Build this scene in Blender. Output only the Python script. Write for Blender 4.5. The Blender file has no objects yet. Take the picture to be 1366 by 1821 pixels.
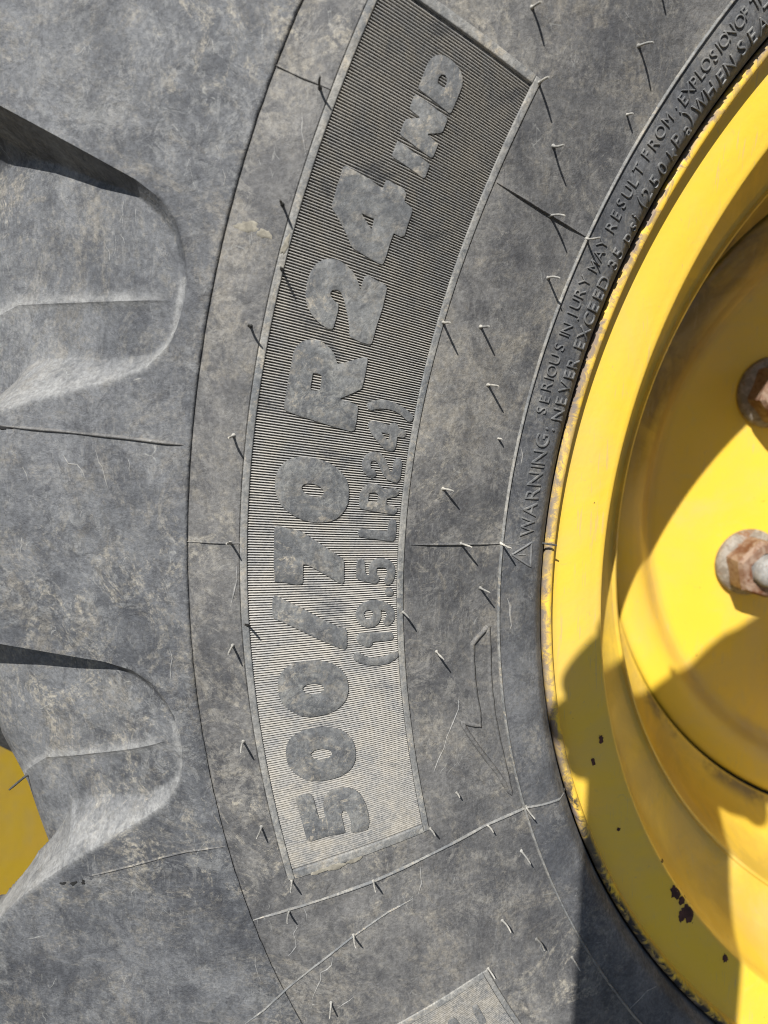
import bpy, bmesh, math, random
import numpy as np
from mathutils import Vector, Matrix, Euler, noise as mnoise
R = math.radians
random.seed(7); rng = np.random.default_rng(7)
scn = bpy.context.scene
COL = scn.collection

# ------------------------------------------------------------------ camera
F_PX, W_PX, H_PX = 1250.0, 1366.0, 1821.0
CAM = np.array([-0.43037, -0.28609, 0.09376])
YAW, PIT, ROLL = 0.09883, -0.19536, -0.01006
cy_, sy_, cp_, sp_ = math.cos(YAW), math.sin(YAW), math.cos(PIT), math.sin(PIT)
FWD = np.array([sy_*cp_, cy_*cp_, sp_])
_r = np.array([cy_, -sy_, 0.0]); _u = np.cross(_r, FWD)
RGT = _r*math.cos(ROLL) + _u*math.sin(ROLL)
UPV = _u*math.cos(ROLL) - _r*math.sin(ROLL)
cam = bpy.data.cameras.new("camera"); camo = bpy.data.objects.new("camera", cam); COL.objects.link(camo)
m = Matrix.Identity(4)
for i in range(3):
    m[i][0] = RGT[i]; m[i][1] = UPV[i]; m[i][2] = -FWD[i]; m[i][3] = CAM[i]
camo.matrix_world = m
cam.sensor_fit = 'VERTICAL'; cam.sensor_height = 24.0; cam.sensor_width = 18.0
cam.lens = F_PX/H_PX*24.0
cam.clip_start = 0.004; cam.clip_end = 3000
cam.dof.use_dof = True; cam.dof.focus_distance = 0.29; cam.dof.aperture_fstop = 6.0
scn.camera = camo

# ------------------------------------------------------------------ world, sun, exposure
SUN = np.array([-0.32, -0.67, 0.67]); SUN /= np.linalg.norm(SUN)      # direction towards the sun
el = math.asin(SUN[2]); az = math.atan2(SUN[0], SUN[1])
w = bpy.data.worlds.new("World"); scn.world = w; w.use_nodes = True
nt = w.node_tree; bg = nt.nodes['Background']
sky = nt.nodes.new('ShaderNodeTexSky'); sky.sky_type = 'NISHITA'; sky.sun_disc = False
sky.sun_elevation = el; sky.sun_rotation = az % (2*math.pi); sky.dust_density = 0.4; sky.air_density = 0.8
nt.links.new(sky.outputs[0], bg.inputs[0]); bg.inputs[1].default_value = 0.072
sl = bpy.data.lights.new("sun", 'SUN'); sl.energy = 5.0; sl.angle = R(0.53); sl.color = (1.0, 0.97, 0.92)
so = bpy.data.objects.new("sun", sl); COL.objects.link(so)
so.rotation_euler = Vector(SUN).to_track_quat('Z', 'Y').to_euler(); so.location = (-2, -3, 4)
scn.view_settings.view_transform = 'Standard'; scn.view_settings.look = 'None'
scn.view_settings.gamma = 1.0; scn.view_settings.use_curve_mapping = False
scn.view_settings.exposure = 0.66
scn.cycles.max_bounces = 6; scn.cycles.filter_width = 0.95

# ------------------------------------------------------------------ node material helpers
class NT:
    def __init__(s, name, rough=0.6, spec=0.4):
        s.m = bpy.data.materials.new(name); s.m.use_nodes = True
        s.t = s.m.node_tree; s.b = s.t.nodes['Principled BSDF']
        s.b.inputs['Roughness'].default_value = rough
        s.b.inputs['Specular IOR Level'].default_value = spec
        tc = s.t.nodes.new('ShaderNodeTexCoord'); s.co = tc.outputs['Object']
    def n(s, typ, **kw):
        x = s.t.nodes.new(typ)
        for k, v in kw.items(): setattr(x, k, v)
        return x
    def link(s, a, b): s.t.links.new(a, b)
    def noise(s, scale, detail=4, rough=0.55, dist=0.0, co=None, stretch=None):
        x = s.n('ShaderNodeTexNoise'); x.inputs['Scale'].default_value = scale
        x.inputs['Detail'].default_value = detail; x.inputs['Roughness'].default_value = rough
        x.inputs['Distortion'].default_value = dist
        c = co or s.co
        if stretch:
            mp = s.n('ShaderNodeMapping'); mp.inputs['Scale'].default_value = stretch[:3]
            if len(stretch) > 3: mp.inputs['Rotation'].default_value = (0, stretch[3], 0)
            s.link(c, mp.inputs[0]); c = mp.outputs[0]
        s.link(c, x.inputs['Vector']); return x.outputs['Fac']
    def ramp(s, v, lo, hi, a=0.0, b=1.0):
        x = s.n('ShaderNodeMapRange'); x.interpolation_type = 'SMOOTHSTEP'
        for i, q in enumerate((lo, hi, a, b)): x.inputs[i+1].default_value = q
        s.link(v, x.inputs[0]); return x.outputs[0]
    def mth(s, op, a, b=None):
        x = s.n('ShaderNodeMath'); x.operation = op
        for i, q in enumerate((a, b)):
            if q is None: continue
            if isinstance(q, (int, float)): x.inputs[i].default_value = q
            else: s.link(q, x.inputs[i])
        return x.outputs[0]
    def mix(s, f, a, b, mode='MIX'):
        x = s.n('ShaderNodeMix'); x.data_type = 'RGBA'; x.blend_type = mode
        if isinstance(f, (int, float)): x.inputs[0].default_value = f
        else: s.link(f, x.inputs[0])
        for i, q in ((6, a), (7, b)):
            if isinstance(q, tuple): x.inputs[i].default_value = (*q, 1)
            else: s.link(q, x.inputs[i])
        return x.outputs[2]
    def color(s, c):
        if isinstance(c, tuple): s.b.inputs['Base Color'].default_value = (*c, 1)
        else: s.link(c, s.b.inputs['Base Color'])
    def bump(s, v, dist, strength=1.0, prev=None):
        x = s.n('ShaderNodeBump'); x.inputs['Strength'].default_value = strength
        x.inputs['Distance'].default_value = dist; s.link(v, x.inputs['Height'])
        if prev is not None: s.link(prev, x.inputs['Normal'])
        s.link(x.outputs[0], s.b.inputs['Normal']); return x.outputs[0]
    def polar(s):
        sp = s.n('ShaderNodeSeparateXYZ'); s.link(s.co, sp.inputs[0])
        x, y, z = sp.outputs
        r = s.mth('SQRT', s.mth('ADD', s.mth('MULTIPLY', x, x), s.mth('MULTIPLY', z, z)))
        return r, x, y, z

def rubber(name, dark, light, tan=0.75, tanc=(.30, .275, .225), veins=0.75, bumpk=1.0, scale=1.0):
    t = NT(name, 0.72, 0.32)
    big = t.noise(14*scale, 5, .6, .4); mid = t.noise(70*scale, 6, .68, .6); streak = t.noise(60*scale, 5, .6, .5, stretch=(1, 1, .35, R(12)))
    v = t.mth('ADD', t.mth('MULTIPLY', big, .45), t.mth('ADD', t.mth('MULTIPLY', mid, .35), t.mth('MULTIPLY', streak, .3)))
    c = t.mix(t.ramp(v, .42, .68), dark, light)
    # dust patches
    m1 = t.ramp(t.noise(38*scale, 10, .82, 1.8), .49, .60); m2 = t.ramp(t.noise(9*scale, 3, .5), .40, .62)
    fine = t.ramp(t.noise(420, 3, .7), .38, .60)
    c = t.mix(t.mth('MULTIPLY', t.mth('MULTIPLY', m1, t.mth('ADD', .25, t.mth('MULTIPLY', m2, .75))), t.mth('MULTIPLY', fine, tan)), c, tanc)
    sm_ = t.ramp(t.noise(15*scale, 10, .80, 2.2), .50, .60)
    c = t.mix(t.mth('MULTIPLY', t.mth('MULTIPLY', sm_, t.ramp(t.noise(260, 5, .75), .36, .62)), tan*.62), c, (.215, .195, .160))
    dk_ = t.ramp(t.noise(22*scale, 8, .72, 1.6, stretch=(1, 1, .7, R(25))), .52, .64)
    c = t.mix(t.mth('MULTIPLY', dk_, .5), c, (dark[0]*.72, dark[1]*.72, dark[2]*.74))
    cr1 = t.ramp(t.noise(95*scale, 7, .8, 1.5), .50, .56); c = t.mix(t.mth('MULTIPLY', t.mth('MULTIPLY', cr1, t.ramp(t.noise(19*scale, 4, .6, .8), .44, .60)), .50), c, (light[0]*1.45, light[1]*1.42, light[2]*1.34))
    cr2 = t.ramp(t.noise(70*scale, 7, .78, 1.0, stretch=(1, 1, 1, R(40))), .53, .60); c = t.mix(t.mth('MULTIPLY', cr2, .42), c, (dark[0]*.65, dark[1]*.66, dark[2]*.70))
    # fine scuffs
    for (sx_, sz_, rot_, k_) in ((900, 220, 22, .50), (260, 1000, -38, .28), (600, 130, -14, .36), (700, 200, 58, .25)):
        sc_ = t.ramp(t.noise(1.0, 3, .6, .3, stretch=(sx_, 300, sz_, R(rot_))), .56, .68)
        c = t.mix(t.mth('MULTIPLY', t.mth('MULTIPLY', sc_, t.ramp(t.noise(30*scale, 4, .6), .42, .60)), k_*.38), c, (.24, .235, .22))
    # dark scuffs
    d1 = t.ramp(t.noise(55*scale, 6, .65, .8, stretch=(1.3, 1, .6, R(-20))), .60, .74)
    c = t.mix(t.mth('MULTIPLY', d1, .35), c, (dark[0]*.5, dark[1]*.5, dark[2]*.52))
    atn = t.n('ShaderNodeAttribute'); atn.attribute_name = 'scuff'
    c = t.mix(t.mth('MULTIPLY', atn.outputs['Fac'], t.ramp(t.noise(90, 6, .7, 1.2), .34, .60, .25, .80)), c, (.235, .235, .228))
    # pale scratches and veins
    if veins:
        wob = t.n('ShaderNodeTexNoise'); wob.inputs['Scale'].default_value = 60; wob.inputs['Detail'].default_value = 3; t.link(t.co, wob.inputs['Vector'])
        add = t.n('ShaderNodeMix', data_type='VECTOR'); add.inputs[0].default_value = 0.010
        t.link(t.co, add.inputs[4]); t.link(wob.outputs['Color'], add.inputs[5])
        for (sc, thr, st, msc, mlo) in ((60, .012, (1.9, 1, .40), 55, .625), (130, .020, (1.7, 1, .45), 80, .62)):
            mp = t.n('ShaderNodeMapping'); mp.inputs['Scale'].default_value = st; mp.inputs['Rotation'].default_value = (0, R(14), 0); t.link(add.outputs[1], mp.inputs[0])
            vo = t.n('ShaderNodeTexVoronoi', feature='DISTANCE_TO_EDGE'); vo.inputs['Scale'].default_value = sc; t.link(mp.outputs[0], vo.inputs['Vector'])
            ln = t.ramp(vo.outputs['Distance'], 0.002, thr, 1, 0)
            mk = t.ramp(t.noise(msc, 3, .6), mlo, mlo+.05)
            c = t.mix(t.mth('MULTIPLY', t.mth('MULTIPLY', ln, mk), veins*.45), c, (.32, .32, .30))
    g = t.ramp(t.noise(650, 3, .7), .3, .7, .80, 1.22)
    gc = t.n('ShaderNodeCombineXYZ')
    for i in range(3): t.link(g, gc.inputs[i])
    c = t.mix(1.0, c, gc.outputs[0], 'MULTIPLY')
    t.color(c)
    b = t.bump(t.noise(1100, 4, .65), .00035*bumpk, .45)
    b = t.bump(t.noise(170, 6, .65, .5), .0013*bumpk, .4, b)
    t.bump(t.noise(38, 3, .5), .0030*bumpk, .25, b)
    return t.m

M_side = rubber('sidewall_rubber', (.058, .059, .062), (.138, .135, .130), .90)
M_lug = rubber('lug_rubber', (.048, .051, .057), (.124, .128, .134), .75, veins=.9, bumpk=1.3)
M_bead = rubber('bead_rubber', (.050, .053, .059), (.118, .120, .124), .50, veins=.35, bumpk=.8)
M_letter = rubber('letter_rubber', (.072, .076, .081), (.145, .148, .147), .9, (.35, .31, .245), scale=2.2, veins=.5)
M_frame = rubber('frame_rubber', (.110, .116, .120), (.215, .210, .195), .9, (.38, .33, .25), scale=1.5, veins=.3)
M_small = rubber('small_letter_rubber', (.095, .098, .102), (.145, .146, .145), .4, veins=0, bumpk=.4)
M_seam = rubber('seam_rubber', (.15, .152, .152), (.24, .235, .225), .7, veins=0, bumpk=.5)
M_hair = rubber('hair_rubber', (.20, .20, .19), (.42, .40, .35), .5, veins=0, bumpk=.3)
M_hairdark = rubber('dark_hair_rubber', (.03, .03, .03), (.07, .07, .065), .2, veins=0, bumpk=.3)

def rib_mat():
    t = NT('ribbed_rubber', .8, .25)
    a = t.ramp(t.noise(30, 6, .65, .8), .40, .64); b = t.ramp(t.noise(110, 5, .7, .5), .42, .62)
    c = t.mix(a, (.30, .30, .295), (.42, .40, .365)); c = t.mix(t.mth('MULTIPLY', b, .45), c, (.44, .40, .33))
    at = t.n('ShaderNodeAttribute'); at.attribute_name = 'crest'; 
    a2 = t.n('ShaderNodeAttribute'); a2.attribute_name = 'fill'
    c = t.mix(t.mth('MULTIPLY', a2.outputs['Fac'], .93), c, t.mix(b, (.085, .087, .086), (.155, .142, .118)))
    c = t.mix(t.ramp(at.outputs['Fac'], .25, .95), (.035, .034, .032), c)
    d = t.ramp(t.noise(48, 5, .6, .5, stretch=(1, 1, 1.8, 0)), .54, .68); c = t.mix(t.mth('MULTIPLY', d, .75), c, (.095, .10, .108))
    g = t.ramp(t.noise(900, 2, .6), .3, .7, 0, .3); c = t.mix(g, c, (.50, .47, .42))
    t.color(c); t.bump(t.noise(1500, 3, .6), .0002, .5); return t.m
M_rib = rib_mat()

def paint(name, base, wear=False):
    t = NT(name, .42, .4)
    t.b.inputs['Coat Weight'].default_value = .05; t.b.inputs['Coat Roughness'].default_value = .25
    n1 = t.ramp(t.noise(22, 5, .6, .5), .35, .70); c = t.mix(t.mth('MULTIPLY', n1, .30), base, (base[0]*.95, base[1]*.88, base[2]*2.6))
    n2 = t.ramp(t.noise(60, 7, .7, 1.0), .58, .70); c = t.mix(t.mth('MULTIPLY', n2, .22), c, (.56, .44, .17))
    if wear:
        r, x, y, z = t.polar()
        # dirt held in the bend of the disc, and shade painted into the recess
        ring = t.mth('MULTIPLY', t.ramp(r, .194, .204), t.ramp(r, .206, .220, 1, 0))
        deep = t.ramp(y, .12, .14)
        recess_shade = t.mth('MULTIPLY', t.mth('MULTIPLY', t.ramp(r, .200, .215), t.ramp(r, .262, .268, 1, 0)), t.mth('MULTIPLY', deep, t.ramp(z, -.02, .07)))
        c = t.mix(t.mth('MULTIPLY', recess_shade, t.ramp(t.noise(18, 6, .7, .6), .30, .55, .50, .96)), c, (.17, .105, .020))  # shade of the upper recess painted in as brown
        c = t.mix(t.mth('MULTIPLY', t.mth('MULTIPLY', t.ramp(y, .025, .05), t.ramp(r, .238, .242)), t.ramp(t.noise(16, 6, .7, .8), .34, .60, .12, .55)), c, (.36, .25, .055))  # deep rim well coloured darker to stand in for shade
        c = t.mix(t.mth('MULTIPLY', t.mth('MULTIPLY', ring, deep), t.mth('ADD', .35, t.mth('MULTIPLY', n1, .35))), c, (.42, .27, .09))
        # scuffed lip
        lip = t.ramp(r, .3272, .3282)
        wn = t.ramp(t.noise(130, 7, .75, 1.2), .46, .56); edge = t.ramp(r, .3292, .3318, 0, .75)
        wn2 = t.mth('MINIMUM', 1.0, t.mth('ADD', t.mth('MULTIPLY', wn, .55), t.mth('MULTIPLY', edge, t.ramp(t.noise(60, 6, .7, 1), .40, .54))))
        c = t.mix(t.mth('MULTIPLY', lip, wn2), c, (.20, .15, .11))
        w2 = t.mth('MULTIPLY', t.ramp(r, .3300, .3318), t.ramp(t.noise(45, 8, .8, 2.0), .46, .56)); c = t.mix(t.mth('MULTIPLY', w2, .5), c, (.17, .15, .155))
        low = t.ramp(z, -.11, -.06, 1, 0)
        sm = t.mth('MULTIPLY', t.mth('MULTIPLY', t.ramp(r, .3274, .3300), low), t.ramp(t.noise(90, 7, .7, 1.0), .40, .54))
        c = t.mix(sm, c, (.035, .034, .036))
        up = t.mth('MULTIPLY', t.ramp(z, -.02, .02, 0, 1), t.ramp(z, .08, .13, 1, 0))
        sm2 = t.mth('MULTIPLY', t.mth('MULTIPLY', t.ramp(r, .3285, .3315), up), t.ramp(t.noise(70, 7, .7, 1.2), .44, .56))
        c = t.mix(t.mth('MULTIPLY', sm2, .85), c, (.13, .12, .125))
        # rubber scuffs and rubbed marks on the flange face
        s1 = t.ramp(t.noise(160, 5, .7, 2.5), .63, .70); c = t.mix(t.mth('MULTIPLY', s1, .40), c, (.36, .28, .17)); s2 = t.ramp(t.noise(55, 8, .8, 3.0), .60, .66); c = t.mix(t.mth('MULTIPLY', s2, .22), c, (.45, .33, .12))
        # grime along the seam at the foot of the rim well
        foot = t.mth('MULTIPLY', t.ramp(r, .2375, .2400), t.ramp(r, .241, .249, 1, 0))
        c = t.mix(t.mth('MULTIPLY', foot, t.ramp(t.noise(26, 5, .65), .46, .60, .10, .85)), c, (.07, .045, .03))
    du = t.ramp(t.noise(11, 6, .65, .8), .42, .66); c = t.mix(t.mth('MULTIPLY', du, .30), c, (.47, .37, .20))
    for (sx_, sz_, rot_) in ((900, 60, 40), (700, 50, -25)):
        sc_ = t.ramp(t.noise(1.0, 2, .5, .2, stretch=(sx_, 200, sz_, R(rot_))), .64, .70)
        c = t.mix(t.mth('MULTIPLY', t.mth('MULTIPLY', sc_, t.ramp(t.noise(25, 4, .6), .48, .60)), .35), c, (.42, .33, .20))
    sp = t.ramp(t.noise(210, 3, .6), .745, .77); c = t.mix(t.mth('MULTIPLY', sp, .8), c, (.10, .05, .03))
    t.color(c); rg = t.ramp(t.noise(30, 5, .6), .3, .7, .30, .50)
    if wear: rg = t.mth('ADD', rg, t.mth('MULTIPLY', lip, .42)); t.link(t.mth('SUBTRACT', .4, t.mth('MULTIPLY', lip, .3)), t.b.inputs['Specular IOR Level'])
    t.link(rg, t.b.inputs['Roughness'])
    b = t.bump(t.noise(420, 3, .5), .00022, .4); t.bump(t.noise(45, 3, .5), .0012, .2, b)
    return t.m
YEL = (.74, .488, .042)
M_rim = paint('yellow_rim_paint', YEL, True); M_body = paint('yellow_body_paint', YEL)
def simple(name, col, rough=.6, met=0.0, var=.25, sc=120):
    t = NT(name, rough, .4); t.b.inputs['Metallic'].default_value = met
    f = t.ramp(t.noise(sc, 6, .65, .5), .35, .65)
    t.color(t.mix(f, tuple(v*(1-var) for v in col), tuple(min(1, v*(1+var)) for v in col))); t.bump(t.noise(sc*5, 3), .0002, .4)
    return t.m
def rust_mat(name, a, b, c3, sc=160):
    t = NT(name, .65, .35)
    c = t.mix(t.ramp(t.noise(sc, 6, .7, .8), .42, .58), a, b); c = t.mix(t.ramp(t.noise(sc*.6, 5, .7, .5), .54, .64), c, c3)
    t.color(c); t.bump(t.noise(sc*5, 4, .6), .0005, .5); return t.m
M_nut = rust_mat('rusty_nut', (.17, .095, .060), (.26, .185, .135), (.12, .050, .025))
M_wash = rust_mat('weathered_washer', (.17, .145, .115), (.27, .245, .21), (.17, .080, .035), 220)
M_stud = rust_mat('stud_steel', (.20, .195, .185), (.28, .275, .26), (.17, .12, .09), 260)
M_chip = simple('rust_chip', (.055, .022, .018), .8, 0, .4)
M_gap = simple('gap_black', (.012, .012, .012), .9)

# ------------------------------------------------------------------ mesh helpers
def link(o, parent=None, local=False):
    COL.objects.link(o)
    if parent is not None: o.parent = parent
    return o
def empty(name, loc, label=None, cat=None, group=None, parent=None):
    o = bpy.data.objects.new(name, None); o.location = loc; o.empty_display_size = .05
    link(o, parent)
    if label: o['label'] = label
    if cat: o['category'] = cat
    if group: o['group'] = group
    return o
def mesh_np(name, V, Fq, mat, angle=35, smooth=True):
    me = bpy.data.meshes.new(name); V = np.asarray(V, dtype=np.float64).reshape(-1, 3)
    if isinstance(Fq, np.ndarray) and Fq.ndim == 2:
        k = Fq.shape[1]; n = len(Fq)
        me.vertices.add(len(V)); me.vertices.foreach_set('co', V.ravel())
        me.loops.add(n*k); me.loops.foreach_set('vertex_index', Fq.astype(np.int32).ravel())
        me.polygons.add(n); me.polygons.foreach_set('loop_start', np.arange(0, n*k, k, dtype=np.int32))
        me.polygons.foreach_set('loop_total', np.full(n, k, dtype=np.int32))
        me.update(calc_edges=True); me.validate()
    else:
        me.from_pydata(V.tolist(), [], [list(f) for f in Fq]); me.update()
    me.materials.append(mat)
    if smooth:
        me.polygons.foreach_set('use_smooth', np.ones(len(me.polygons), dtype=bool))
        if angle: me.set_sharp_from_angle(angle=R(angle))
    return me
def part(name, me, parent, label=None, kind=None):
    o = bpy.data.objects.new(name, me); link(o, parent)
    if parent is not None: o.location = -parent_origin(parent)
    if label: o['label'] = label
    if kind: o['kind'] = kind
    return o
def parent_origin(p):
    v = Vector((0, 0, 0))
    while p is not None: v += p.location; p = p.parent
    return v
def grid_faces(ni, nj, closed_j=False, flip=False):
    i = np.arange(ni-1)[:, None]; jn = nj if closed_j else nj-1; j = np.arange(jn)[None, :]
    a = i*nj+j; b = i*nj+(j+1) % nj; c = (i+1)*nj+(j+1) % nj; d = (i+1)*nj+j
    f = np.stack([a, b, c, d], -1).reshape(-1, 4)
    return f[:, ::-1] if flip else f
def pol(r, th, h):      # th in degrees; h = distance outwards from the rim face plane
    t = np.radians(th); return np.stack(np.broadcast_arrays(-r*np.cos(t), -h, r*np.sin(t)), -1)
def spline(xs, ys):
    xs = np.array(xs, float); ys = np.array(ys, float); d = np.diff(ys)/np.diff(xs)
    mm = np.concatenate([[d[0]], np.where(d[:-1]*d[1:] > 0, 2*d[:-1]*d[1:]/(d[:-1]+d[1:]+1e-12), 0), [d[-1]]])
    def f(x):
        x = np.asarray(x, float); k = np.clip(np.searchsorted(xs, x)-1, 0, len(xs)-2)
        hh = xs[k+1]-xs[k]; t = np.clip((x-xs[k])/hh, 0, 1)
        return ((2*t**3-3*t**2+1)*ys[k] + (t**3-2*t**2+t)*hh*mm[k] + (-2*t**3+3*t**2)*ys[k+1] + (t**3-t**2)*hh*mm[k+1])
    return f

# ------------------------------------------------------------------ tyre surface
hT = spline([.3328, .3331, .3334, .3348, .3380, .3425, .347, .354, .366, .380, .397, .43, .46, .481, .51, .535, .56, .58, .60, .64, .66],
            [-.024, -.0080, -.0012, .0018, .0058, .0077, .0091, .0104, .0133, .0166, .0195, .0233, .0245, .0215, .0175, .0135, .0088, .0045, .0000, -.012, -.02])
# in use the rings of the loaded tyre are slightly out of round: radius of each ring against angle
def dev(c, rn, lo, hi): return lambda th: (np.polyval(c, np.clip(th, lo, hi)/20.0)-rn)
dA = dev([-0.000941, 0.000228, 0.002411, -0.000654, 0.480368], .481, -20, 27)
dB = dev([0.001452, -0.002607, 0.000642, 0.001379, 0.459613], .4605, -14, 28)
dC = dev([0.001986, -0.003821, 0.000867, 0.001146, 0.396705], .398, -14, 29)
dD = dev([0.000197, -7.8e-05, -0.000808, -0.000151, 0.355065], .3543, -37, 40)
def warp(s, th):
    s = np.asarray(s, float); th = np.asarray(th, float); s, th = np.broadcast_arrays(s, th)
    ks = [.332, .3543, .398, .4605, .481, .53]; z = np.zeros_like(th, dtype=float)
    ds = [z, dD(th), dC(th), dB(th), dA(th), z]
    out = np.zeros_like(s)
    for i in range(5):
        m_ = (s >= ks[i]) & (s <= ks[i+1]); t = (s-ks[i])/(ks[i+1]-ks[i])
        out = np.where(m_, ds[i]*(1-t)+ds[i+1]*t, out)
    return s+out
def nrm(r, th):         # outward surface normal
    sl_ = (hT(np.asarray(r)+.002)-hT(np.asarray(r)-.002))/.004; t = np.radians(th)
    n = np.stack(np.broadcast_arrays(sl_*np.cos(t), -1.0+0*sl_, -sl_*np.sin(t)), -1)
    return n/np.linalg.norm(n, axis=-1, keepdims=True)
def surfp(r, th, z=0.0):
    r = np.asarray(r, float); th = np.asarray(th, float); z = np.asarray(z, float)
    return pol(r, th, hT(r)) + nrm(r, th)*z[..., None]

# shoulder voids between the lugs
PU_r = [.4893, .4905, .4935, .4975, .5045, .515, .530, .545, .566, .60, .66]; PU_y = [3, 12, 20, 27, 33, 37.5, 41.5, 45.5, 51, 60, 76]
PL_r = [.4893, .4905, .4930, .499, .511, .527, .540, .555, .575, .588, .66]; PL_y = [3, -9, -16, -24.5, -32, -40, -46.5, -55, -67, -77, -130]
Dfl = spline([.488, .495, .503, .512, .52, .53, .54, .55, .561, .571, .577, .582, .5875, .5925, .598], [0, .0034, .0048, .0068, .0094, .0130, .0165, .0205, .0250, .0300, .0360, .0480, .075, .120, .200])
def crease(r):
    yu = np.interp(r, PU_r, PU_y); yl = np.interp(r, PL_r, PL_y)
    return yl + (yu-yl)*np.clip((1.5-(r-.49)*230-yl)/np.maximum(yu-yl, 1e-6), .1, .9)
def void_depth(r, phi):
    y = np.radians(phi)*r*1000
    yu = np.interp(r, PU_r, PU_y); yl = np.interp(r, PL_r, PL_y)
    fl = Dfl(np.clip(r, .488, .598))
    # two facets of the floor meeting in a crease
    cr = crease(r)
    fl = Dfl(np.clip(r-.006*np.clip((y-cr)/26, 0, 1)*np.clip((r-.53)/.02, 0, 1), .488, .598))
    fl = fl - .0013*np.where(y > cr, np.exp(-np.abs(y-cr)/6.0), np.exp(-np.abs(y-cr)/1.6))*np.clip((r-.493)/.01, 0, 1)
    du = (yu-y)/1000*np.interp(r, [.494, .508, .522], [.55, 1.3, 2.6]); dl = (y-yl)/1000*np.interp(r, [.489, .53, .55, .575, .60], [.95, 1.0, 1.2, 4.0, 14.0])
    end = np.maximum(r-.4885, 0)*1.3 + np.maximum(r-.515, 0)*8
    k = .0010
    d = fl
    for q in (du, dl, end):
        hh = np.clip(.5+.5*(q-d)/k, 0, 1); d = q*(1-hh)+d*hh-k*hh*(1-hh)
    return np.where((y < yu) & (y > yl) & (r > .4885), np.maximum(d, 0), 0)
PHI0 = 14.0
def rise(r, th): return np.interp(th, [-12, 8], [.00035, .0008])*np.exp(-((r-.4806)/.030)**2)*(1-np.exp(-(np.maximum(r-.4806, 0)/.0004)))*(np.asarray(r) > .4806)
def h_full(r, th):
    phi = (th-PHI0+10) % 20-10
    return hT(np.minimum(r, .66)) - void_depth(r, phi) + rise(r, th)

# ---- from a point of the photograph to the place on the tyre (ray against the surface)
def ray(u, v): return RGT*(u-W_PX/2)/F_PX - UPV*(v-H_PX/2)/F_PX + FWD
def hit(u, v, hf=None):
    d = ray(u, v); hf = hf or (lambda r, th: h_full(r, th))
    ts = (np.linspace(-.045, .30, 1400)-CAM[1])/d[1]
    P = CAM + ts[:, None]*d; r = np.hypot(P[:, 0], P[:, 2]); th = np.degrees(np.arctan2(P[:, 2], -P[:, 0]))
    g = P[:, 1] + hf(r, th)
    k = int(np.argmax(g >= 0)); k = max(k, 1)
    a = g[k-1]/(g[k-1]-g[k]+1e-12); Q = P[k-1]*(1-a)+P[k]*a
    return Q, float(np.hypot(Q[0], Q[2])), float(np.degrees(np.arctan2(Q[2], -Q[0])))
hflat = lambda r, th: hT(np.clip(r, .3335, .66))
def rt(u, v): q = hit(u, v, hflat); return q[1], q[2]

# ------------------------------------------------------------------ top-level things
wheel = empty('wheel', (0, 0.2, -.655), 'large used tractor tyre with raised lettering mounted on a yellow steel rim', 'wheel')
tyre = empty('tyre', (0, 0, 0), 'dusty grey rubber tyre with ribbed size panel and moulded warning text', parent=wheel)

# sidewall
th_f = np.concatenate([np.arange(-180, -48, 2.0), np.arange(-48, 50, .14), np.arange(50, 180, 2.0)])
s_s = np.concatenate([[.3545], np.linspace(.356, .3975, 52)[0:], np.linspace(.3985, .460, 60), np.linspace(.4612, .4800, 26), np.linspace(.4812, .4855, 4)])
PAN = [(-14.35, 29.35), (-70.0, -25.55)]
SS, TT = np.meshgrid(s_s, th_f, indexing='ij')
off = np.zeros_like(SS)
for a, b in PAN:
    inside = (SS > .3984) & (SS < .4601) & (TT > a+.12) & (TT < b-.12)
    off = np.where(inside, -.0011, off)
off = np.where(SS > .4808, -.0012, off)
rr_ = warp(SS, TT)
P = surfp(rr_, TT, off)
me = mesh_np('sidewall', P, grid_faces(*SS.shape, closed_j=True), M_side, 40)
part('sidewall', me, tyre)
# dark bead band between the ring rib and the rim: own object just proud of the sidewall skin
sb = np.concatenate([np.linspace(.3328, .3336, 14), np.linspace(.3338, .3545, 46)]); tb = np.arange(-180, 180, .25)
SB, TB = np.meshgrid(sb, tb, indexing='ij'); me = mesh_np('bead', surfp(warp(SB, TB), TB, np.zeros(SB.shape)), grid_faces(*SB.shape, closed_j=True), M_bead, 40)
part('bead', me, tyre)

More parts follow.
